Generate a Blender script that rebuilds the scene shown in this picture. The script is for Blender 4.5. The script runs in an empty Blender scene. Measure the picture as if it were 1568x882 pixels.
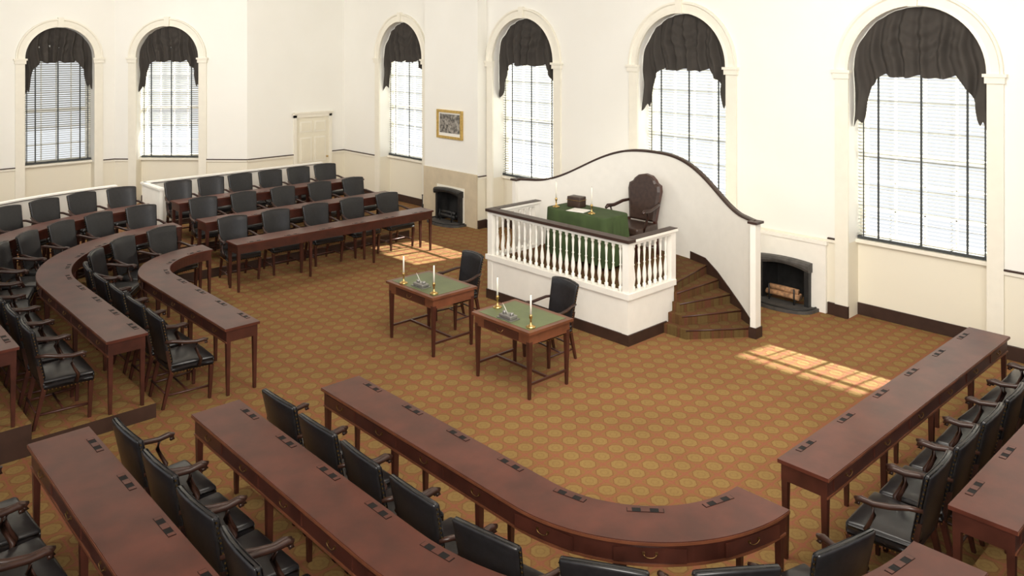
import bpy, bmesh, math, random
from mathutils import Vector, Matrix
random.seed(4)
pi=math.pi
sc=bpy.context.scene
try:
    sc.view_settings.view_transform='Standard'
    sc.view_settings.look='None'
except Exception as e: print(e)

# ------------------------------------------------------------ materials
def newmat(name):
    m=bpy.data.materials.new(name); m.use_nodes=True
    return m, m.node_tree, m.node_tree.nodes['Principled BSDF']
def M_(name,col,rough=.5,metal=0,var=0.0,scale=8,stretch=(1,1,1),bump=0,coat=0,spec=None):
    m,nt,b=newmat(name)
    b.inputs['Base Color'].default_value=(*col,1); b.inputs['Roughness'].default_value=rough
    b.inputs['Metallic'].default_value=metal
    if coat:
        b.inputs['Coat Weight'].default_value=coat; b.inputs['Coat Roughness'].default_value=.12
    if spec is not None: b.inputs['Specular IOR Level'].default_value=spec
    tc=nt.nodes.new('ShaderNodeTexCoord'); mp=nt.nodes.new('ShaderNodeMapping'); mp.inputs['Scale'].default_value=stretch
    nz=nt.nodes.new('ShaderNodeTexNoise'); nz.inputs['Scale'].default_value=scale; nz.inputs['Detail'].default_value=5
    nt.links.new(tc.outputs['Object'],mp.inputs[0]); nt.links.new(mp.outputs[0],nz.inputs['Vector'])
    r=nt.nodes.new('ShaderNodeValToRGB')
    r.color_ramp.elements[0].position=.3; r.color_ramp.elements[1].position=.7
    r.color_ramp.elements[0].color=(*[c*(1-var) for c in col],1)
    r.color_ramp.elements[1].color=(*[min(1,c*(1+var)) for c in col],1)
    nt.links.new(nz.outputs['Fac'],r.inputs[0]); nt.links.new(r.outputs[0],b.inputs['Base Color'])
    if bump:
        bp=nt.nodes.new('ShaderNodeBump'); bp.inputs['Strength'].default_value=bump; bp.inputs['Distance'].default_value=.01
        nt.links.new(nz.outputs['Fac'],bp.inputs['Height']); nt.links.new(bp.outputs[0],b.inputs['Normal'])
    return m
def carpet(name,dark=1.0):
    m,nt,b=newmat(name); N=nt.nodes; Lk=nt.links
    def mth(op,a,c=None):
        n=N.new('ShaderNodeMath'); n.operation=op
        for i,v in enumerate((a,c)):
            if v is None: continue
            if isinstance(v,(int,float)): n.inputs[i].default_value=v
            else: Lk.new(v,n.inputs[i])
        return n.outputs[0]
    tc=N.new('ShaderNodeTexCoord'); sp=N.new('ShaderNodeSeparateXYZ'); Lk.new(tc.outputs['Object'],sp.inputs[0])
    P=.205
    def uv(o):
        return mth('ABSOLUTE',mth('SUBTRACT',mth('FRACT',mth('ADD',mth('DIVIDE',o,P),100.0)),.5))
    u=uv(sp.outputs['X']); v=uv(sp.outputs['Y'])
    d=mth('MAXIMUM',mth('MAXIMUM',u,v),mth('MULTIPLY',mth('ADD',u,v),.74))
    oct_in=mth('LESS_THAN',d,.36); ring=mth('MULTIPLY',mth('GREATER_THAN',d,.36),mth('LESS_THAN',d,.41))
    core=mth('MULTIPLY',mth('GREATER_THAN',d,.14),mth('LESS_THAN',d,.20))
    dia=mth('GREATER_THAN',mth('ADD',u,v),.80)
    grid=mth('GREATER_THAN',mth('MAXIMUM',u,v),.455)
    def mix(f,a,c):
        n=N.new('ShaderNodeMix'); n.data_type='RGBA'; Lk.new(f,n.inputs[0])
        for i,x in ((6,a),(7,c)):
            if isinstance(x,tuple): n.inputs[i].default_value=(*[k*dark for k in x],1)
            else: Lk.new(x,n.inputs[i])
        return n.outputs[2]
    c=mix(oct_in,(.218,.111,.041),(.238,.150,.053))
    c=mix(core,c,(.215,.130,.047))
    c=mix(ring,c,(.180,.088,.034))
    c=mix(dia,c,(.238,.092,.049))
    c=mix(grid,c,(.242,.092,.048))
    nz=N.new('ShaderNodeTexNoise'); nz.inputs['Scale'].default_value=1.3; nz.inputs['Detail'].default_value=10
    Lk.new(tc.outputs['Object'],nz.inputs['Vector'])
    mr=N.new('ShaderNodeMapRange'); mr.inputs[3].default_value=.80; mr.inputs[4].default_value=1.16; Lk.new(nz.outputs['Fac'],mr.inputs[0])
    n2=N.new('ShaderNodeTexNoise'); n2.inputs['Scale'].default_value=55; n2.inputs['Detail'].default_value=3
    Lk.new(tc.outputs['Object'],n2.inputs['Vector'])
    m2=N.new('ShaderNodeMapRange'); m2.inputs[3].default_value=.82; m2.inputs[4].default_value=1.18; Lk.new(n2.outputs['Fac'],m2.inputs[0])
    vm=N.new('ShaderNodeVectorMath'); vm.operation='SCALE'; Lk.new(c,vm.inputs[0]); Lk.new(mth('MULTIPLY',mr.outputs[0],m2.outputs[0]),vm.inputs['Scale'])
    Lk.new(vm.outputs[0],b.inputs['Base Color']); b.inputs['Roughness'].default_value=.95
    b.inputs['Specular IOR Level'].default_value=.15
    return m
def wallmat():
    m,nt,b=newmat('wall_plaster'); N=nt.nodes; Lk=nt.links
    tc=N.new('ShaderNodeTexCoord'); sp=N.new('ShaderNodeSeparateXYZ'); Lk.new(tc.outputs['Object'],sp.inputs[0])
    lt=N.new('ShaderNodeMath'); lt.operation='LESS_THAN'; lt.inputs[1].default_value=1.06; Lk.new(sp.outputs['Z'],lt.inputs[0])
    nz=N.new('ShaderNodeTexNoise'); nz.inputs['Scale'].default_value=1.1; nz.inputs['Detail'].default_value=4; Lk.new(tc.outputs['Object'],nz.inputs['Vector'])
    r=N.new('ShaderNodeValToRGB'); r.color_ramp.elements[0].color=(.84,.82,.755,1); r.color_ramp.elements[1].color=(.89,.875,.82,1); Lk.new(nz.outputs['Fac'],r.inputs[0])
    mx=N.new('ShaderNodeMix'); mx.data_type='RGBA'; Lk.new(lt.outputs[0],mx.inputs[0]); Lk.new(r.outputs[0],mx.inputs[6]); mx.inputs[7].default_value=(.80,.75,.62,1)
    Lk.new(mx.outputs[2],b.inputs['Base Color']); b.inputs['Roughness'].default_value=.7
    return m
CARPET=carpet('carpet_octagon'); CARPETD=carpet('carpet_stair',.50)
WALL=wallmat()
CREAM=M_('cream_trim',(.83,.79,.68),.5,var=.02)
DOOR=M_('door_paint',(.78,.73,.59),.5,var=.02)
WHITE=M_('white_paint',(.86,.83,.76),.45,var=.02)
BROWN=M_('baseboard_brown',(.040,.019,.013),.45,var=.2)
MAHO=M_('mahogany_top',(.080,.0215,.013),.36,var=.3,scale=3,stretch=(1.5,1.5,6),coat=.06,spec=.4)
MAHOD=M_('mahogany_dark',(.055,.015,.009),.38,var=.3,scale=6,coat=.08)
MAHOL=M_('mahogany_light',(.15,.050,.023),.38,var=.25,scale=6,coat=.1)
LEATH=M_('black_leather',(.014,.013,.014),.30,var=.25,scale=30,bump=.05)
LEATHB=M_('brown_leather',(.045,.025,.018),.38,var=.25,scale=20,bump=.1)
CHWOOD=M_('dark_chair_wood',(.036,.015,.010),.32,var=.3,scale=10)
BRASS=M_('brass',(.62,.42,.16),.3,1,var=.1)
BRASSD=M_('aged_brass',(.26,.15,.06),.45,1,var=.1)
SILV=M_('pewter',(.35,.34,.32),.35,.8,var=.1)
BLACK=M_('black_recess',(.008,.007,.007),.6,spec=.2)
IRON=M_('cast_iron',(.022,.021,.021),.5,.3,var=.3,scale=14,bump=.2)
SOOT=M_('soot',(.014,.013,.012),.9,var=.4)
STONE=M_('grey_stone',(.065,.060,.056),.6,var=.3,scale=12,bump=.2)
BEIGE=M_('beige_stone',(.58,.49,.35),.6,var=.08,scale=4)
LOG=M_('firewood',(.33,.18,.09),.8,var=.5,scale=20)
GREENL=M_('green_baize',(.120,.145,.062),.45,var=.12,scale=6)
GREENC=M_('green_cloth',(.040,.066,.018),.85,var=.2,scale=5)
CANDLE=M_('candle_wax',(.9,.86,.74),.5)
DRAPE=M_('charcoal_drapery',(.046,.039,.033),.9,var=.12,scale=4)
TAPE=M_('blind_tape',(.05,.055,.055),.8)
PAPER=M_('paper',(.8,.78,.72),.7)
GOLD=M_('gilt_frame',(.62,.43,.14),.4,.7,var=.2,scale=20)
m,nt,b=newmat('engraving'); 
tc=nt.nodes.new('ShaderNodeTexCoord'); nz=nt.nodes.new('ShaderNodeTexNoise'); nz.inputs['Scale'].default_value=16; nz.inputs['Detail'].default_value=8
rr=nt.nodes.new('ShaderNodeValToRGB'); rr.color_ramp.elements[0].position=.38; rr.color_ramp.elements[0].color=(.06,.055,.05,1); rr.color_ramp.elements[1].position=.68; rr.color_ramp.elements[1].color=(.40,.37,.32,1)
nt.links.new(tc.outputs['Object'],nz.inputs['Vector']); nt.links.new(nz.outputs['Fac'],rr.inputs[0]); nt.links.new(rr.outputs[0],b.inputs['Base Color'])
ENGR=m
m=bpy.data.materials.new('blind_slat'); m.use_nodes=True; nt=m.node_tree; nt.nodes.clear()
o=nt.nodes.new('ShaderNodeOutputMaterial'); mx=nt.nodes.new('ShaderNodeMixShader'); mx.inputs[0].default_value=.2
d1=nt.nodes.new('ShaderNodeBsdfDiffuse'); d1.inputs[0].default_value=(.62,.63,.60,1)
t1=nt.nodes.new('ShaderNodeBsdfTranslucent'); t1.inputs[0].default_value=(.6,.6,.56,1)
nt.links.new(d1.outputs[0],mx.inputs[1]); nt.links.new(t1.outputs[0],mx.inputs[2]); nt.links.new(mx.outputs[0],o.inputs[0])
SLAT=m

# ------------------------------------------------------------ mesh builder
class MB:
    def __init__(s): s.v=[];s.f=[];s.mi=[];s.sm=[];s.mats=[]
    def m(s,mat):
        if mat not in s.mats: s.mats.append(mat)
        return s.mats.index(mat)
    def add(s,vs,fs,mat,smooth=False):
        o=len(s.v); k=s.m(mat); s.v+= [tuple(p) for p in vs]
        for f in fs: s.f.append([i+o for i in f]); s.mi.append(k); s.sm.append(smooth)
    def obox(s,c,ax,ay,az,mat):
        c=Vector(c);ax=Vector(ax);ay=Vector(ay);az=Vector(az)
        vs=[c+ax*i+ay*j+az*k for k in(-.5,.5) for j in(-.5,.5) for i in(-.5,.5)]
        s.add(vs,[(0,1,3,2),(4,6,7,5),(0,4,5,1),(2,3,7,6),(0,2,6,4),(1,5,7,3)],mat)
    def box(s,x0,x1,y0,y1,z0,z1,mat):
        s.obox(((x0+x1)/2,(y0+y1)/2,(z0+z1)/2),(x1-x0,0,0),(0,y1-y0,0),(0,0,z1-z0),mat)
    def leg(s,p0,p1,w0,w1,mat):
        vs=[];
        for p,w in((p0,w0),(p1,w1)):
            for a,b_ in((-1,-1),(1,-1),(1,1),(-1,1)): vs.append((p[0]+a*w/2,p[1]+b_*w/2,p[2]))
        s.add(vs,[(3,2,1,0),(4,5,6,7),(0,1,5,4),(1,2,6,5),(2,3,7,6),(3,0,4,7)],mat)
    def tube(s,pts,r,mat,n=8):
        pts=[Vector(p) for p in pts]; rs=r if isinstance(r,(list,tuple)) else [r]*len(pts)
        vs=[];fs=[]
        up=Vector((0,0,1))
        for i,p in enumerate(pts):
            t=(pts[min(i+1,len(pts)-1)]-pts[max(i-1,0)]).normalized()
            a=t.cross(up)
            if a.length<.1: a=t.cross(Vector((1,0,0)))
            a.normalize(); b_=t.cross(a)
            for k in range(n):
                q=2*pi*k/n; vs.append(p+(a*math.cos(q)+b_*math.sin(q))*rs[i])
        for i in range(len(pts)-1):
            for k in range(n):
                fs.append((i*n+k,i*n+(k+1)%n,(i+1)*n+(k+1)%n,(i+1)*n+k))
        fs.append(tuple(range(n))[::-1]); fs.append(tuple((len(pts)-1)*n+k for k in range(n)))
        s.add(vs,fs,mat,True)
    def lathe(s,prof,c,mat,n=12):
        vs=[];fs=[]
        for r,z in prof:
            for k in range(n):
                q=2*pi*k/n; vs.append((c[0]+r*math.cos(q),c[1]+r*math.sin(q),c[2]+z))
        for i in range(len(prof)-1):
            for k in range(n): fs.append((i*n+k,i*n+(k+1)%n,(i+1)*n+(k+1)%n,(i+1)*n+k))
        fs.append(tuple(range(n))[::-1]); fs.append(tuple((len(prof)-1)*n+k for k in range(n)))
        s.add(vs,fs,mat,True)
    def rbox(s,c,d,r,mat,fn=None,seg=3,cuts=0):
        bm=bmesh.new(); bmesh.ops.create_cube(bm,size=1)
        for v in bm.verts: v.co=Vector((v.co.x*d[0],v.co.y*d[1],v.co.z*d[2]))
        if cuts: bmesh.ops.subdivide_edges(bm,edges=bm.edges[:],cuts=cuts,use_grid_fill=True)
        es=[e for e in bm.edges if e.calc_face_angle(0)>1]
        bmesh.ops.bevel(bm,geom=es,offset=r,segments=seg,affect='EDGES',profile=.5)
        vs=[]
        for v in bm.verts:
            p=Vector(v.co)
            if fn: p=Vector(fn(p))
            vs.append(p+Vector(c))
        bm.verts.index_update()
        s.add(vs,[[v.index for v in f.verts] for f in bm.faces],mat,True); bm.free()
    def prism(s,poly,z0,z1,mat,top=None):
        n=len(poly); vs=[(x,y,z0) for x,y in poly]+[(x,y,z1) for x,y in poly]
        s.add(vs,[(i,(i+1)%n,n+(i+1)%n,n+i) for i in range(n)],mat)
        s.add(vs,[tuple(range(n))[::-1]],mat); s.add(vs,[tuple(range(n,2*n))],top or mat)
    def mesh(s,name,merge=True):
        me=bpy.data.meshes.new(name); me.from_pydata([tuple(v) for v in s.v],[],s.f)
        for mt in s.mats: me.materials.append(mt)
        for p,k,sm in zip(me.polygons,s.mi,s.sm): p.material_index=k; p.use_smooth=sm
        bm=bmesh.new(); bm.from_mesh(me); bmesh.ops.recalc_face_normals(bm,faces=bm.faces[:]); bm.to_mesh(me); bm.free()
        me.update(); return me
    def build(s,name):
        ob=bpy.data.objects.new(name,s.mesh(name)); sc.collection.objects.link(ob); return ob
def inst(me,name,loc,rz=0,sca=1):
    ob=bpy.data.objects.new(name,me); ob.location=loc; ob.rotation_euler=(0,0,rz); ob.scale=(sca,)*3; sc.collection.objects.link(ob); return ob

# ------------------------------------------------------------ room shell
H=6.2
mb=MB(); mb.box(-5,11.86,-5,21.5,-.1,0,CARPET); mb.build('floor')
mb=MB(); mb.box(-5,12.0,-5,21.7,H,H+.1,WHITE); mb.build('ceiling')
class W:
    def __init__(s,p0,p1,side):
        s.p0=Vector((*p0,0)); s.p1=Vector((*p1,0)); s.L=(s.p1-s.p0).length; s.t=(s.p1-s.p0).normalized()
        s.o=Vector((s.t.y,-s.t.x,0))*side   # outward
    def P(s,a,d,z): return s.p0+s.t*a+s.o*d+Vector((0,0,z))
def wbox(mb,w,a0,a1,d0,d1,z0,z1,mat):
    mb.obox(w.P((a0+a1)/2,(d0+d1)/2,(z0+z1)/2),w.t*(a1-a0),w.o*(d1-d0),(0,0,z1-z0),mat)
def wall(name,w,ops,rail=True,base=True,side='x'):
    mb=MB(); cur=0
    def q(a0,a1,z0,z1): mb.add([w.P(a0,0,z0),w.P(a1,0,z0),w.P(a1,0,z1),w.P(a0,0,z1)],[(0,1,2,3)],WALL)
    for o in sorted(ops,key=lambda o:o['c']):
        c,h=o['c'],o['w']; q(cur,c-h,0,H); cur=c+h
        if o['k']=='arch':
            n=28; pts=[(c-h*math.cos(pi*i/n),o['sp']+h*math.sin(pi*i/n)) for i in range(n+1)]
            for (a,z),(a2,z2) in zip(pts,pts[1:]):
                mb.add([w.P(a,0,z),w.P(a2,0,z2),w.P(a2,0,H),w.P(a,0,H)],[(0,1,2,3)],WALL)
            out=[(c-h,0)]+pts+[(c+h,0)]; mt=WALL
        else:
            q(c-h,c+h,o['top'],H); out=[(c-h,0),(c-h,o['top']),(c+h,o['top']),(c+h,0)]; mt=SOOT
            mb.add([w.P(c-h,o['d'],0),w.P(c+h,o['d'],0),w.P(c+h,o['d'],o['top']),w.P(c-h,o['d'],o['top'])],[(0,1,2,3)],SOOT)
        for (a,z),(a2,z2) in zip(out,out[1:]):
            mb.add([w.P(a,0,z),w.P(a2,0,z2),w.P(a2,o['d'],z2),w.P(a,o['d'],z)],[(0,1,2,3)],mt)
    q(cur,w.L,0,H)
    mb.build(name)
    segs=[];cur=0
    for o in sorted(ops,key=lambda o:o['c']):
        e=o.get('m',0); segs.append((cur,o['c']-o['w']-e)); cur=o['c']+o['w']+e
    segs.append((cur,w.L))
    r=MB(); bb=MB()
    for a0,a1 in segs:
        if a1-a0<.05: continue
        if rail:
            wbox(r,w,a0,a1,-.03,.01,1.03,1.075,CREAM); wbox(r,w,a0,a1,-.04,.01,1.075,1.095,BROWN)
        if base:
            wbox(bb,w,a0,a1,-.035,.01,0,.17,BROWN)
    if rail: r.build('trim_chair_rail')
    if base: bb.build('baseboard_'+side)
nwin=[0]
def window(w,c,h,sp,dep=.45,sill=1.07,flat=1.86):
    nwin[0]+=1; k=nwin[0]
    cs=MB(); cw=.19; n=32
    vs=[];fs=[]
    for i in range(n+1):
        q=pi*i/n
        for rr_,dd in((h,.0),(h,-.05),(h+.05,-.035),(h+cw-.05,-.035),(h+cw-.03,-.06),(h+cw,-.06),(h+cw,.0)):
            vs.append(w.P(c-rr_*math.cos(q),dd,sp+rr_*math.sin(q)))
    for i in range(n):
        for j in range(6): fs.append((i*7+j,i*7+j+1,(i+1)*7+j+1,(i+1)*7+j))
    cs.add(vs,fs,CREAM)
    for sg in(-1,1):
        a0,a1=sorted((c+sg*h,c+sg*(h+cw))); wbox(cs,w,a0,a1,-.035,.0,.17,sp-.1,CREAM)
        wbox(cs,w,a0-.02,a1+.02,-.065,0,sp-.12,sp-.04,CREAM); wbox(cs,w,a0-.04,a1+.04,-.085,0,sp-.04,sp+.0,CREAM)
        wbox(cs,w,a0,a1,-.05,0,0,.17,BROWN)
    wbox(cs,w,c-.06,c+.06,-.08,0,sp+h-.01,sp+h+cw+.03,CREAM)
    cs.build('trim_window_casing')
    wm=MB(); d0=dep-.1; d1=dep
    wbox(wm,w,c-h,c+h,d0-.06,d1,0,sill-.03,WALL); wbox(wm,w,c-h,c+h,d0-.08,d0-.06,0,.17,BROWN)
    wbox(wm,w,c-h,c+h,d0-.14,d1,sill-.03,sill+.02,CREAM)
    f=.09
    for sg in(-1,1):
        a0,a1=sorted((c+sg*h,c+sg*(h-f))); wbox(wm,w,a0,a1,d0,d1,sill,sp,CREAM)
    vs=[];fs=[]
    for i in range(n+1):
        q=pi*i/n
        for rr_,dd in((h,d0),(h-f,d0),(h-f,d1),(h,d1)): vs.append(w.P(c-rr_*math.cos(q),dd,sp+rr_*math.sin(q)))
    for i in range(n):
        for j in range(4): fs.append((i*4+j,i*4+(j+1)%4,(i+1)*4+(j+1)%4,(i+1)*4+j))
    wm.add(vs,fs,CREAM)
    mid=(sill+3.55)/2
    for z,t in((sill+.05,.09),(mid,.06),(sp,.06)): wbox(wm,w,c-h+f,c+h-f,d0+.02,d1-.02,z-t/2,z+t/2,CREAM)
    for i in range(1,4):
        a=c-h+f+(2*h-2*f)*i/4; wbox(wm,w,a-.010,a+.010,d0+.03,d1-.03,sill,sp+h*.85,CREAM)
    for i in(1,2,4,5):
        z=sill+.05+(sp-sill-.05)*i/6; wbox(wm,w,c-h+f,c+h-f,d0+.03,d1-.03,z-.010,z+.010,CREAM)
    wm.build('window_%d'%k)
    # blinds
    bl=MB(); z=sill+.10; bw=h-.012; dm=d0-.075
    while z<3.75:
        tl=math.radians(-6) if z<flat else math.radians(31)
        ax=w.o*math.cos(tl)*.05+Vector((0,0,-math.sin(tl)*.05))
        bl.obox(w.P(c,dm,z),w.t*2*bw,ax,ax.cross(w.t).normalized()*.003,SLAT); z+=.05
    wbox(bl,w,c-bw,c+bw,dm-.03,dm+.03,sill+.03,sill+.068,TAPE)
    wbox(bl,w,c-bw,c+bw,dm-.03,dm+.03,3.76,3.82,SLAT)
    for a in(-.90,-.66,0,.66,.90):
        e=-.03; ww=.014 if abs(a)<.8 else .009
        wbox(bl,w,c+bw*a-ww,c+bw*a+ww,dm+e-.001,dm+e+.001,sill+.05,3.76,TAPE)
    bl.build('venetian_blind')
    # valance
    vm=MB(); nu,nv=120,34; ph=random.random()*6
    vs=[];fs=[]
    pts=[(0,3.44),(.3,3.40),(.52,3.45),(.62,3.36),(.72,3.28),(.78,3.12),(.84,2.88),(.88,2.82),(.92,2.90),(.96,2.80),(1.0,2.78)]
    for i in range(nu+1):
        s=-1+2*i/nu; a=abs(s); hh=h-.012
        zt=sp+math.sqrt(max(0,hh*hh*(1-s*s)))
        for (x0,y0),(x1,y1) in zip(pts,pts[1:]):
            if x0<=a<=x1+1e-6: zb=y0+(y1-y0)*(a-x0)/(x1-x0); break
        if s>0 and a>.8: zb-=.08
        zb+= .012*math.sin(s*23+ph)
        for j in range(nv+1):
            v=j/nv; z=zt+(zb-zt)*v
            u=s+.07*math.sin(z*4.1+ph)*(1-a)+.03*math.sin(z*7+s*5)
            fall=.046*math.sin(u*24+ph)+.022*math.sin(u*43+2*ph)
            cell=((s*1.5+.5)%1)-.5
            sw=.024*math.sin(34*(z-.6*cell*cell))*max(0,1-a*1.15)
            d=.13+ fall*(.35+.65*min(1,v*2.2))+sw*math.sin(pi*min(1,v*1.1))
            vs.append(w.P(c+s*hh,max(.015,min(.225,d)),z))
    for i in range(nu):
        for j in range(nv):
            fs.append((i*(nv+1)+j,i*(nv+1)+j+1,(i+1)*(nv+1)+j+1,(i+1)*(nv+1)+j))
    vm.add(vs,fs,DRAPE,True); vm.build('window_valance')
SP=3.5
we=W((11.3,-4),(11.3,12.9),1)
wins=[4.27,8.0,11.8]
ops=[dict(k='arch',c=y+4,w=.88,sp=SP,d=.45,m=.19) for y in wins]
ops.append(dict(k='rect',c=6.09+4,w=.40,top=.68,d=.45,m=.24))
wall('wall_east',we,ops,side='east')
for y in wins: window(we,y+4,.88,SP,flat=1.56 if y<5 else 1.86)
wb1=W((11.3,12.9),(11.05,12.9),1); wall('wall_chimney_side',wb1,[],side='chimney_side')
wb2=W((11.05,12.9),(11.05,14.73),1)
wall('wall_chimney_breast',wb2,[dict(k='rect',c=.86,w=.42,top=.72,d=.22,m=.5)],rail=False,base=False)
wb3=W((11.05,14.73),(11.3,14.73),1); wall('wall_chimney_return',wb3,[],side='chimney_return')
we2=W((11.3,14.73),(11.3,18.55),1)
wall('wall_east_far',we2,[dict(k='arch',c=16.0-14.73,w=.88,sp=SP,d=.45,m=.19)],side='east_far')
window(we2,16.0-14.73,.88,SP)
wn=W((11.3,18.55),(8.64,18.55),1)
wall('wall_north',wn,[],rail=False,base=False,side='north')
r=MB(); bb=MB()
for a0,a1 in((0,.39),(1.46,wn.L)):
    wbox(r,wn,a0,a1,-.03,-.001,1.03,1.075,CREAM); wbox(r,wn,a0,a1,-.04,-.001,1.075,1.095,BROWN); wbox(bb,wn,a0,a1,-.035,-.001,0,.17,BROWN)
r.build('trim_chair_rail'); bb.build('baseboard_north')
wy=W((8.64,18.55),(6.36,20.83),1)
wall('wall_bay_angled',wy,[dict(k='arch',c=1.93,w=.76,sp=SP+.02,d=.4,m=.19)],side='bay_angled')
window(wy,1.93,.76,SP+.02,dep=.4)
wz=W((6.36,20.83),(-4,20.83),1)
wall('wall_bay_north',wz,[dict(k='arch',c=6.36-5.18,w=.72,sp=SP+.02,d=.4,m=.19),dict(k='arch',c=6.36-1.6,w=.72,sp=SP+.02,d=.4,m=.19)],side='bay_north')
window(wz,6.36-5.18,.72,SP+.02,dep=.4); window(wz,6.36-1.6,.72,SP+.02,dep=.4)

# door
dm=MB(); a0,a1=.47,1.38; e0=-.003
wbox(dm,wn,a0-.08,a0,-.05,e0,0,2.06,CREAM); wbox(dm,wn,a1,a1+.08,-.05,e0,0,2.06,CREAM)
wbox(dm,wn,a0-.08,a1+.08,-.05,e0,2.0,2.09,CREAM); wbox(dm,wn,a0-.11,a1+.11,-.08,e0,2.09,2.13,CREAM)
wbox(dm,wn,a0,a1,-.02,e0,.0,2.0,DOOR)
for (za,zb) in((.12,.75),(.87,1.5),(1.62,1.90)):
    for k in(0,1):
        x0=a0+.09+k*.40; x1=x0+.33
        wbox(dm,wn,x0,x1,-.032,-.02,za,zb,CREAM); wbox(dm,wn,x0+.04,x1-.04,-.042,-.032,za+.04,zb-.04,DOOR)
dm.lathe([(.02,0),(.03,.02),(.02,.04)],wn.P(a0+.06,-.05,.95),BRASS)
dm.build('door_1')

# fireplaces
def fireplace(w,c,hw,top,stone,outer,depth):
    f=MB()
    if stone:
        wbox(f,w,.0,c-hw-.0,-.03,-.002,0,1.12,BEIGE); wbox(f,w,c+hw,w.L,-.03,-.002,0,1.12,BEIGE); wbox(f,w,c-hw,c+hw,-.03,-.002,top,1.12,BEIGE)
        wbox(f,w,c-hw-.05,c+hw+.05,-.04,-.03,top+.0,top+.06,CREAM)
        for sg in(-1,1):
            a,b_=sorted((c+sg*(hw+.0),c+sg*(hw+.05))); wbox(f,w,a,b_,-.04,-.03,0,top,CREAM)
    else:
        wbox(f,w,c-hw-.22,c-hw,-.04,-.002,0,1.0,WHITE); wbox(f,w,c+hw,c+hw+.22,-.04,-.002,0,1.0,WHITE); wbox(f,w,c-hw,c+hw,-.04,-.002,top,1.0,WHITE)
        wbox(f,w,c-hw-.24,c+hw+.24,-.06,-.002,.98,1.03,WHITE)
    for sg in(-1,1):
        a,b_=sorted((c+sg*(hw+.0),c+sg*(hw-.07))); wbox(f,w,a,b_,-.12,-.004,0,top-.05,IRON)
    n=14; vs=[];fs=[]
    for i in range(n+1):
        u=-1+2*i/n; x=c+u*(hw+.02); zt=top+.025*(1-u*u); zb=top-.13+.07*(1-u*u)
        for dd,zz in((-.15,zb),(-.17,zb+.04),(-.17,zt-.03),(-.14,zt),(-.004,zt),(-.004,zb)): vs.append(w.P(x,dd,zz))
    for i in range(n):
        for j in range(6): fs.append((i*6+j,i*6+(j+1)%6,(i+1)*6+(j+1)%6,(i+1)*6+j))
    fs.append(tuple(range(6))); fs.append(tuple(n*6+k for k in range(6)))
    f.add(vs,fs,STONE if not stone else IRON)
    poly=[]; 
    for i in range(13):
        q=pi*i/12; p=w.P(c-(hw+.12)*math.cos(q),-.04-.42*math.sin(q)**.6,0); poly.append((p.x,p.y))
    f.prism(poly,0.001,.045,STONE)
    f.tube([w.P(c-(hw+.08)*math.cos(pi*i/16),-.06-.36*math.sin(pi*i/16)**.6,.055) for i in range(17)],.014,IRON,6)
    for sg in(-1,1):
        f.tube([w.P(c+sg*.2,-.17,.05),w.P(c+sg*.2,-.17,.28)],.012,IRON,6)
        f.tube([w.P(c+sg*.2,-.17,.10),w.P(c+sg*.2,-.01,.10)],.012,IRON,6)
    for k,(dd,zz,l,rr_) in enumerate(((-.125,.155,.26,.042),(-.05,.155,.25,.044),(-.085,.225,.23,.042))):
        f.tube([w.P(c-l,dd,zz),w.P(c,dd,zz+.004),w.P(c+l,dd,zz)],rr_,LOG if not stone else IRON,9)
    f.build('fireplace')
fireplace(we,10.09,.40,.68,False,0,.4)
fireplace(wb2,.86,.42,.72,True,0,.2)
fi=MB(); fi.lathe([(.08,0),(.08,.015),(.015,.03),(.012,.5),(.02,.52)],wb2.P(1.62,-.22,0),IRON,8); fi.build('fire_iron_stand')

# painting
pm=MB(); a0,a1=.47,1.34; z0,z1=1.80,2.42
wbox(pm,wb2,a0+.05,a1-.05,-.022,-.003,z0+.05,z1-.05,PAPER)
wbox(pm,wb2,a0+.09,a1-.09,-.027,-.02,z0+.12,z1-.09,ENGR)
for (b0,b1,c0,c1) in((a0,a1,z0,z0+.055),(a0,a1,z1-.055,z1),(a0,a0+.055,z0+.055,z1-.055),(a1-.055,a1,z0+.055,z1-.055)):
    wbox(pm,wb2,b0,b1,-.05,-.003,c0,c1,GOLD)
pm.build('framed_engraving')

# ------------------------------------------------------------ seating layout
C=[(5.1,4.05,1),(5.1,11.2,-1)]
B0=2.5
def wp(g,a,b_):
    cx,cy,m=C[g]; return Vector((cx+a,cy+b_*m,0))
def wd(g,a,b_): return Vector((a,b_*C[g][2],0))
def fr(g,r,s):
    if s<B0: p=(-r,B0-s);n=(-1,0)
    elif s<B0+r*pi/2:
        q=(s-B0)/r; p=(-r*math.cos(q),-r*math.sin(q)); n=(-math.cos(q),-math.sin(q))
    else: p=(s-B0-r*pi/2,-r); n=(0,-1)
    n_=wd(g,*n); return wp(g,*p),n_
def ribbon(mb,g,r,S,o0,o1,z0,z1,mat,top=None):
    vs=[]
    for s in S:
        p,n=fr(g,r,s)
        for o,z in((o0,z0),(o1,z0),(o1,z1),(o0,z1)):
            q=p+n*o; vs.append((q.x,q.y,z))
    fs=[];ft=[]
    for i in range(len(S)-1):
        for j in range(4):
            (ft if j==2 else fs).append((i*4+j,i*4+(j+1)%4,(i+1)*4+(j+1)%4,(i+1)*4+j))
    k=len(S)-1
    fs+=[(0,1,2,3),(k*4,k*4+1,k*4+2,k*4+3)]
    o=len(mb.v); mb.add(vs,fs,mat); 
    kk=mb.m(top or mat)
    for f in ft: mb.f.append([i+o for i in f]); mb.mi.append(kk); mb.sm.append(False)
def samples(g,r,s0,s1):
    S=[s0]; n=26
    for i in range(n+1):
        s=B0+r*pi/2*i/n
        if s0<s<s1: S.append(s)
    S.append(s1); return S
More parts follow.
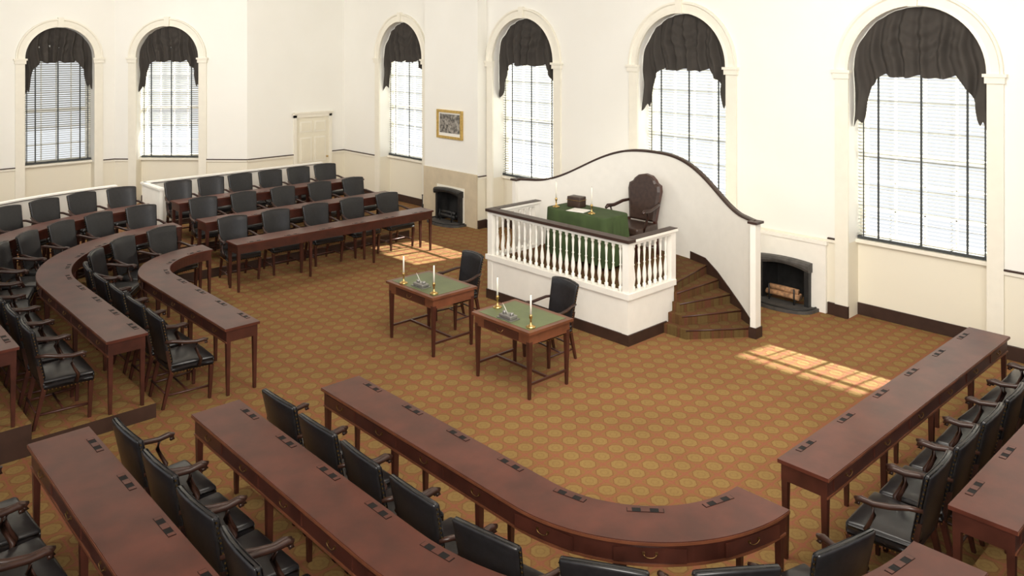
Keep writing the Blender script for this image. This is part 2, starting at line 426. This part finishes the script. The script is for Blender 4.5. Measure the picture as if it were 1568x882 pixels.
def desk(g,rc,s0,s1,zf,name):
    mb=MB(); D=.20; T=.75+zf; Lh=s1-s0
    S=samples(g,rc,s0,s1); ribbon(mb,g,rc,S,-D,D,T-.028,T,MAHO)
    ribbon(mb,g,rc,S,D,D+.004,T-.024,T-.006,MAHOL); 
    S2=samples(g,rc,s0+.02,s1-.02); ribbon(mb,g,rc,S2,-D+.02,D-.02,T-.155,T-.028,MAHOD)
    ribbon(mb,g,rc,S2,D-.022,D-.012,T-.165,T-.150,MAHOL)
    nl=max(2,round(Lh/1.15)); 
    for i in range(nl+1):
        s=s0+.045+(Lh-.09)*i/nl; p,n=fr(g,rc,s); t=Vector((-n.y,n.x,0))
        for o in(-D+.045,D-.045):
            q=p+n*o; mb.leg((q.x,q.y,zf),(q.x,q.y,T-.15),.030,.048,MAHOD)
    nd=round(Lh/.64)
    for i in range(nd):
        s=s0+Lh*(i+.5)/nd; p,n=fr(g,rc,s); t=Vector((-n.y,n.x,0)); z=T-.09
        q=p+n*(D-.016); mb.obox((q.x,q.y,z),t*.46,n*.010,(0,0,.09),MAHOD)
        q=p+n*(D-.008)
        for e in(-.04,.04): mb.obox((q.x+t.x*e,q.y+t.y*e,z+.010),t*.016,n*.008,(0,0,.016),BRASSD)
        mb.tube([Vector((q.x,q.y,z))+t*(.04*math.cos(w_))+n*.008+Vector((0,0,.008-.022*math.sin(w_))) for w_ in[pi*k/6 for k in range(7)]],.0035,BRASSD,5)
        q=p-n*(D-.052)
        mb.obox((q.x,q.y,T+.0005),t*.25,n*.046,(0,0,.003),BLACK)
        for e,wd2 in((-.105,.03),(.105,.03),(.0,.06)):
            mb.obox((q.x+t.x*e,q.y+t.y*e,T+.0015),t*wd2,n*.042,(0,0,.004),MAHO)
    return mb.build(name)

# chair mesh (front = +Y)
def chairmesh():
    mb=MB()
    def tap(p):
        k=1+.16*(p.y/.46); x=p.x*k; z=p.z
        if z>0: z+=.022*(1-(p.x/.27)**2)*(1-(p.y/.24)**2)
        return (x,p.y,z)
    mb.rbox((0,0,.415),(.52,.46,.10),.028,LEATH,tap,3,3)
    def bk(p):
        v=(p.z+.25)/.5
        x=p.x*(.90+.12*v); y=p.y-.02-.10*v+ .03*(p.x/.25)**2
        z=p.z
        if v>.8: z+=.022*(1-(p.x/.25)**2)
        return (x,y,z)
    mb.rbox((0,-.225,.72),(.50,.055,.50),.02,LEATH,bk,3,4)
    for i in range(15):
        u=-.24+.48*i/14
        mb.obox((u*1.12,.232,.372),(.009,0,0),(0,.006,0),(0,0,.009),BRASS)
    for sg in(-1,1):
        for i in range(14):
            y=-.21+.43*i/13; k=1+.16*y/.46; mb.obox((sg*.263*k,y,.372),(.006,0,0),(0,.009,0),(0,0,.009),BRASS)
        for i in range(14):
            v=i/13; mb.obox((sg*.252*(.90+.12*v),-.225-.02-.10*v+.03,.50+.44*v),(.006,0,0),(0,.009,0),(0,0,.009),BRASS)
        mb.leg((sg*.245,.185,0),(sg*.262,.195,.37),.028,.044,MAHOD)
        mb.leg((sg*.215,-.30,0),(sg*.215,-.205,.40),.028,.042,MAHOD)
        mb.leg((sg*.212,-.215,.38),(sg*.222,-.262,.62),.036,.03,CHWOOD)
        mb.tube([(sg*.25,.185,.14),(sg*.217,-.268,.14)],.012,MAHOD,6)
        P=[(sg*.235,-.285,.715),(sg*.262,-.20,.715),(sg*.290,-.09,.690),(sg*.300,.02,.672),(sg*.305,.10,.680),(sg*.305,.135,.668),(sg*.303,.135,.645),(sg*.302,.112,.640)]
        mb.tube(P,[.016,.019,.021,.021,.023,.021,.018,.012],CHWOOD,8)
        P=[(sg*.272,.06,.40),(sg*.290,.075,.47),(sg*.300,.045,.53),(sg*.303,.015,.60),(sg*.300,.03,.67)]
        mb.tube(P,[.021,.018,.015,.015,.018],CHWOOD,8)
    mb.tube([(-.235,-.04,.14),(.235,-.04,.14)],.012,MAHOD,6)
    mb.tube([(-.213,-.28,.17),(.213,-.28,.17)],.011,MAHOD,6)
    return mb.mesh('desk_armchair')
CH=chairmesh()
def chair(x,y,z,f,jit=.06,sca=1):
    return inst(CH,'desk_armchair',(x,y,z+.001),math.atan2(-f[0],f[1])+random.uniform(-jit,jit),sca)

rows=[(1.12,0,.0),(2.32,.15,.05),(3.48,.30,.05)]
aend=[4.72,4.2]; ast=[.56,.38]
for g in(0,1):
    for k,(rc,zf,cut) in enumerate(rows):
        s0=cut-.05; L=B0+rc*pi/2
        desk(g,rc,s0+.0,L+(.0),zf+.001,'curved_desk')
        desk(g,rc,L+ast[g],L+aend[g],zf+.001,'long_desk')
        rch=rc+.20+.30
        Lc=B0+rch*pi/2
        s=s0+.38
        while s<Lc-.15:
            p,n=fr(g,rch,s); chair(p.x,p.y,zf,-n); s+=.625
        nn=(7,5,5)[k] if g==0 else (5,5,6)[k]
        a0=ast[g]+.36; a1=aend[g]-.36
        for i in range(nn):
            a=a0+(a1-a0)*i/(nn-1); p=wp(g,a,-rch); chair(p.x,p.y,zf,-wd(g,0,-1))
# platforms
for g in(0,1):
    ae=(5.0,4.45)[g]
    for z0,z1,r0 in((0,.15,2.04),(.15,.30,3.18)):
        mb=MB(); r1=5.15
        prm=[(pi*i/2/40) for i in range(1,41)]
        pts=[((-r0,B0),(-r1,B0)),((-r0,0),(-r1,0))]+[((-r0*math.cos(q),-r0*math.sin(q)),(-r1*math.cos(q),-r1*math.sin(q))) for q in prm]+[((ae,-r0),(ae,-r1))]
        vs=[]
        for pi_,po in pts:
            a=wp(g,*pi_); b_=wp(g,*po)
            vs+=[(a.x,a.y,z0),(b_.x,b_.y,z0),(b_.x,b_.y,z1),(a.x,a.y,z1)]
        n=len(pts); fs=[];ft=[]
        for i in range(n-1):
            for j in(0,1,3): fs.append((i*4+j,i*4+(j+1)%4,(i+1)*4+(j+1)%4,(i+1)*4+j))
            ft.append((i*4+2,i*4+3,(i+1)*4+3,(i+1)*4+2))
        fs+=[(0,1,2,3),((n-1)*4,(n-1)*4+1,(n-1)*4+2,(n-1)*4+3)]
        mb.add(vs,fs,BROWN); mb.add(vs,ft,CARPET); mb.build('seating_platform')
def part(S):
    mb=MB(); ribbon(mb,1,5.02,S,-.03,.03,.301,1.18,WHITE); ribbon(mb,1,5.02,S,-.06,.06,1.19,1.215,WHITE)
    ribbon(mb,1,5.02,S,-.05,.05,1.175,1.19,BROWN)
    ribbon(mb,1,5.02,S,-.04,.04,.301,.40,BROWN); return mb
Lp=B0+5.02*pi/2
part([.1]+[B0+5.02*pi/2*i/30 for i in range(31)][:-1]+[Lp-.12]).build('low_partition_wall')
m_=part([Lp+.36,Lp+4.2]); m_.box(5.44,5.50,15.3,16.2,.301,1.18,WHITE); m_.box(5.42,5.52,15.28,16.25,1.18,1.215,WHITE); m_.build('low_partition_wall')

# ------------------------------------------------------------ rostrum
yc=7.97
def sx(y): return 9.66+.8*(1-((y-yc)/2.3)**2)
def sh(y):
    d=abs(y-yc)/2.02
    return 1.50+(.63*math.cos(pi/2*d**1.35)**2 if d<1 else 0)
rb=MB(); PH=.62
ya,yb=6.61,2*yc-6.61
poly=[(8.2,ya),(9.18,ya)]
ys=[6.82+(2*yc-13.64)*i/16 for i in range(17)]
poly+=[(sx(y)-.0,y) for y in ys]+[(9.18,yb),(8.2,yb)]
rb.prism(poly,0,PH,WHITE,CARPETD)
E=[((8.93,6.24),(9.60,5.69)),((9.04,6.38),(9.80,5.97)),((9.13,6.48),(9.98,6.24)),((9.17,6.55),(10.12,6.51)),((9.20,6.60),(10.24,6.79))]
for m in(0,1):
    Y=(lambda y:y) if m==0 else (lambda y:2*yc-y)
    for i,(a,b_) in enumerate(E):
        ys2=[b_[1]+(6.84-b_[1])*k/5 for k in range(6)]
        pl=[(a[0],Y(a[1]))]+[(sx(y),Y(y)) for y in ys2]+[(9.18,Y(6.64 if i==4 else 6.6)),(min(a[0],9.18),Y(6.62 if i==4 else 6.6))]
        zt=PH*(i+1)/5+(.002 if i==4 else 0)
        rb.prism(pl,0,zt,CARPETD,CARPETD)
        z=zt; A=Vector((a[0],Y(a[1]),z-.01)); B_=Vector((sx(b_[1])-.01,Y(b_[1]),z-.01)); rb.tube([A,B_],.010,MAHOD,6)
    st=[(5.74,.20),(6.0,.32),(6.27,.45),(6.55,.60),(6.82,.72),(7.15,.74)]
    vs=[];fs=[]
    for y,z in st:
        x=sx(y)-.004; vs+=[(x,Y(y),0),(x,Y(y),z),(x-.014,Y(y),z),(x-.014,Y(y),0)]
    for i in range(len(st)-1):
        for j in range(4): fs.append((i*4+j,i*4+(j+1)%4,(i+1)*4+(j+1)%4,(i+1)*4+j))
    rb.add(vs,fs,BROWN)
th=.02
rb.box(8.2-th,8.2,ya-th,yb+th,0,.14,BROWN)
for y in(ya-th,yb): rb.box(8.2,9.0,y,y+th,0,.14,BROWN)
def ring(z0,z1,o,mat,xe=9.20):
    rb.box(8.2-o,8.2+.09,ya-o,yb+o,z0,z1,mat)
    for s_ in(0,1):
        y0,y1=(ya-o,ya+.09) if s_==0 else (yb-.09,yb+o)
        rb.box(8.29,xe,y0,y1,z0,z1,mat)
ring(PH-.03,PH+.045,.03,WHITE)
ring(1.275,1.315,.0,WHITE)
rb.box(8.17,8.32,ya-.03,yb+.03,1.315,1.355,BROWN)
for s_ in(0,1):
    y0,y1=(ya-.03,ya+.12) if s_==0 else (yb-.12,yb+.03)
    rb.box(8.32,9.24,y0,y1,1.315,1.348,WHITE); rb.box(8.32,9.24,y0+.01,y1-.01,1.348,1.358,BROWN)
for x,y in((8.245,ya+.045),(8.245,yb-.045),(9.17,ya+.045),(9.17,yb-.045)):
    rb.obox((x,y,(PH+1.30)/2+.02),(.10,0,0),(0,.10,0),(0,0,1.30-PH),WHITE)
bp=[(.026,0),(.026,.06),(.015,.07),(.020,.10),(.029,.16),(.025,.22),(.014,.30),(.011,.33),(.019,.345),(.011,.36),(.013,.42),(.019,.52),(.014,.56),(.024,.57),(.024,.62)]
def bal(x,y): rb.lathe(bp,(x,y,PH+.04),WHITE,8)
n=22
for i in range(1,n): bal(8.245,ya+.045+(yb-ya-.09)*i/n)
for i in range(1,8):
    for y in(ya+.045,yb-.045): bal(8.245+.925*i/8,y)
for y in(ya,yb-.1): rb.box(8.19,8.2,y,y+.1,.14,PH-.03,WHITE)
N=64; vs=[];fs=[];cv=[]
for i in range(N+1):
    y=yc-2.28+4.56*i/N; x=sx(y); h=sh(y)
    for dx,z in((0,0),(.08,0),(.08,h),(0,h)): vs.append((x+dx,y,z))
    cv.append((x+.04,y,h+.012))
for i in range(N):
    for j in range(4): fs.append((i*4+j,i*4+(j+1)%4,(i+1)*4+(j+1)%4,(i+1)*4+j))
fs+=[(0,1,2,3),tuple(N*4+k for k in range(4))]
rb.add(vs,fs,WHITE)
vs=[];fs=[]
for (x,y,z) in cv:
    for dx,dz in((-.055,-.008),(.055,-.008),(.055,.014),(.03,.026),(-.03,.026),(-.055,.014)): vs.append((x+dx,y,z+dz))
for i in range(N):
    for j in range(6): fs.append((i*6+j,i*6+(j+1)%6,(i+1)*6+(j+1)%6,(i+1)*6+j))
fs+=[tuple(range(6)),tuple(N*6+k for k in range(6))]
rb.add(vs,fs,BROWN)
for y in(yc-2.30,yc+2.30):
    rb.box(9.62,9.75,y-.04,y+.04,0,1.50,WHITE); rb.box(9.60,9.78,y-.07,y+.07,1.50,1.53,BROWN); rb.box(9.605,9.765,y-.055,y+.055,0,.14,BROWN)
rb.build('speaker_rostrum')

def cloth_table(x0,x1,y0,y1,zf):
    mb=MB(); T=zf+.76; n=72
    cx,cy=(x0+x1)/2,(y0+y1)/2; hx,hy=(x1-x0)/2,(y1-y0)/2
    pts=[]; m=n*2
    for i in range(m):
        q=2*pi*i/m; c_,s_=math.cos(q),math.sin(q)
        k=1/((abs(c_)**12+abs(s_)**12)**(1/12)); pts.append((c_*k,s_*k,i))
    lv=[(0,1.0,0),(.004,1.01,0),(.018,1.018,0),(.12,1.025,.3),(.28,1.04,.7),(.46,1.055,1),(.64,1.07,1.2),(.70,1.072,1.25)]
    vs=[]
    for dz,k,am in lv:
        for (u,v,i) in pts:
            wv=am*(.022*math.sin(i*.42)+.012*math.sin(i*.97+1)); 
            nx,ny=(u,0) if abs(u)>abs(v) else (0,v)
            drop=dz+(.03*math.sin(i*.21) if dz>.6 else 0)
            vs.append((cx+u*hx+nx*(k-1+wv)*.8,cy+v*hy+ny*(k-1+wv)*.8,T-drop))
    fs=[tuple(range(m))]
    for i in range(len(lv)-1):
        for k in range(m): fs.append((i*m+k,i*m+(k+1)%m,(i+1)*m+(k+1)%m,(i+1)*m+k))
    mb.add(vs,fs[:1],GREENC); mb.add(vs,fs[1:],GREENC,True)
    for x in(x0+.06,x1-.06):
        for y in(y0+.06,y1-.06): mb.leg((x,y,zf+.001),(x,y,T-.03),.03,.045,MAHOD)
    mb.build('cloth_covered_table')
cloth_table(8.86,9.42,7.58,8.74,PH)

# speaker chair (front +Y local)
mb=MB()
mb.rbox((0,0,.43),(.60,.54,.12),.035,LEATHB,None,3,2)
out=[(-.24,0),(-.27,.25),(-.30,.46),(-.285,.55),(-.22,.585),(-.19,.63),(-.12,.685),(0,.71)]
out=out+[(-x,z) for x,z in out[::-1][1:]]
n=len(out); vs=[]
for d in(0,.07):
    for x,z in out: vs.append((x,-.27-d-.12*z,.50+z))
for x,z in out: vs.append((x*.86,-.27+.022-.12*z,.50+.03+z*.93))
f1=[(i,(i+1)%n,n+(i+1)%n,n+i) for i in range(n)]
mb.add(vs,f1+[tuple(range(n,2*n))],MAHOD); 
mb.add(vs,[(i,(i+1)%n,2*n+(i+1)%n,2*n+i) for i in range(n)]+[tuple(range(2*n,3*n))],LEATHB)
for sg in(-1,1):
    mb.leg((sg*.27,.22,0),(sg*.27,.22,.38),.035,.055,MAHOD); mb.leg((sg*.25,-.34,0),(sg*.25,-.26,.52),.035,.05,MAHOD)
    mb.tube([(sg*.28,-.33,.78),(sg*.32,-.2,.77),(sg*.34,0,.73),(sg*.345,.15,.74),(sg*.345,.20,.71)],[.022,.026,.028,.03,.02],CHWOOD,8)
    mb.tube([(sg*.29,.10,.42),(sg*.33,.11,.52),(sg*.335,.06,.64),(sg*.34,.09,.73)],.02,CHWOOD,8)
    mb.tube([(sg*.27,.22,.15),(sg*.25,-.31,.15)],.014,MAHOD,6)
mb.box(-.27,.27,-.26,.25,.36,.40,MAHOD)
inst(mb.mesh('speaker_armchair'),'speaker_armchair',(9.86,7.88,PH+.003),math.atan2(1,-.05))

def clerk(x0,x1,y0,y1):
    mb=MB(); T=.75
    mb.box(x0,x1,y0,y1,T-.03,T,MAHOL); mb.box(x0+.06,x1-.06,y0+.06,y1-.06,T,T+.003,GREENL)
    mb.box(x0+.03,x1-.03,y0+.03,y1-.03,T-.15,T-.03,MAHOL)
    for x in(x0+.055,x1-.055):
        for y in(y0+.055,y1-.055): mb.leg((x,y,0.001),(x,y,T-.12),.028,.052,MAHOD)
    ym=(y0+y1)/2
    for y in(y0+.055,y1-.055): mb.box(x0+.06,x1-.06,y-.011,y+.011,.15,.175,MAHOD)
    mb.box((x0+x1)/2-.012,(x0+x1)/2+.012,y0+.06,y1-.06,.15,.175,MAHOD)
    mb.box(x0+.022,x0+.03,y0+.2,y1-.2,T-.135,T-.05,MAHOD)
    mb.tube([(x0+.012,ym-.05,T-.08),(x0+.0,ym-.03,T-.105),(x0+.0,ym+.03,T-.105),(x0+.012,ym+.05,T-.08)],.005,BRASSD,5)
    mb.build('clerk_table')
clerk(6.10,6.82,7.97,8.98); clerk(6.13,6.83,6.30,7.27)
chair(7.14,8.80,0,(-1,.05),.02,.94); chair(7.14,7.02,0,(-1,.08),.02,.94)

def candle(x,y,z,h=.22):
    mb=MB(); mb.lathe([(.055,0),(.055,.01),(.03,.02),(.012,.035),(.010,.09),(.018,.10),(.018,.13),(.012,.14)],(0,0,0),BRASS,12)
    mb.lathe([(.011,.13),(.010,.13+h),(.002,.135+h)],(0,0,0),CANDLE,10); mb.tube([(0,0,.13+h),(0,0,.15+h)],.0015,BLACK,4)
    inst(mb.mesh('candlestick'),'candlestick',(x,y,z))
def inkstand(x,y,z,rz):
    mb=MB(); mb.box(-.12,.12,-.07,.07,.0,.012,SILV); mb.rbox((0,0,.03),(.20,.11,.035),.008,SILV)
    for e in(-.06,.06): mb.lathe([(.022,.045),(.024,.075),(.012,.08)],(e,0,0),SILV,10)
    mb.tube([(.0,0,.045),(.03,.02,.12),(.06,.03,.17)],[.002,.004,.001],PAPER,5)
    inst(mb.mesh('inkstand'),'inkstand',(x,y,z),rz)
T=.754
candle(6.2,8.72,T); candle(6.22,8.10,T); candle(6.45,7.17,T); candle(6.27,6.42,T)
inkstand(6.28,8.45,T,pi/2); inkstand(6.28,6.80,T,pi/2)
tz=PH+.762
candle(8.96,8.62,tz,.25); candle(8.98,7.92,tz,.25)
mb=MB(); mb.rbox((0,0,.08),(.17,.24,.16),.012,LEATHB); mb.box(-.089,.089,-.124,.124,.105,.113,BRASS); inst(mb.mesh('document_box'),'document_box',(9.2,8.42,tz),.1)
mb=MB()
for i in range(5): mb.box(-.11+.004*i,.11,-.15,.15-.006*i,.002*i,.002*i+.002,PAPER)
inst(mb.mesh('paper_stack'),'paper_stack',(9.0,8.2,tz+.0005),.2)

# ------------------------------------------------------------ light
wd_=bpy.data.worlds.new('World'); sc.world=wd_; wd_.use_nodes=True
bg=wd_.node_tree.nodes['Background']; bg.inputs[0].default_value=(.93,.965,1,1); bg.inputs[1].default_value=.96
sn=bpy.data.lights.new('sun','SUN'); sn.energy=42; sn.angle=math.radians(1.0); sn.color=(1,.96,.88)
so=bpy.data.objects.new('sun',sn); sc.collection.objects.link(so)
so.rotation_euler=Vector((-2.55,.42,-1.5)).to_track_quat('-Z','Y').to_euler()
def area(name,loc,tgt,size,e,col=(1,.955,.88)):
    l=bpy.data.lights.new(name,'AREA'); l.shape='SQUARE'; l.size=size; l.energy=e; l.color=col
    o=bpy.data.objects.new(name,l); o.location=loc; sc.collection.objects.link(o)
    o.rotation_euler=(Vector(tgt)-Vector(loc)).to_track_quat('-Z','Y').to_euler()
area('added_fill_light',(-1,-1,5.6),(9,12,2.6),4,1000)  # added soft fill lamps under the ceiling, brighten walls and desks; no fixture here
area('added_fill_light',(4,15,6.0),(9,18,2.5),4,450)
area('added_fill_light',(5.5,4,6.0),(11,8,2.2),4,560)

cam=bpy.data.cameras.new('camera'); co=bpy.data.objects.new('camera',cam); sc.collection.objects.link(co)
co.location=(0,0,3.9); co.rotation_euler=(pi/2,0,math.radians(-43))
cam.sensor_width=36; cam.lens=36*1246/1568; cam.shift_y=-377/1568; cam.clip_end=100; cam.clip_start=.05
sc.camera=co
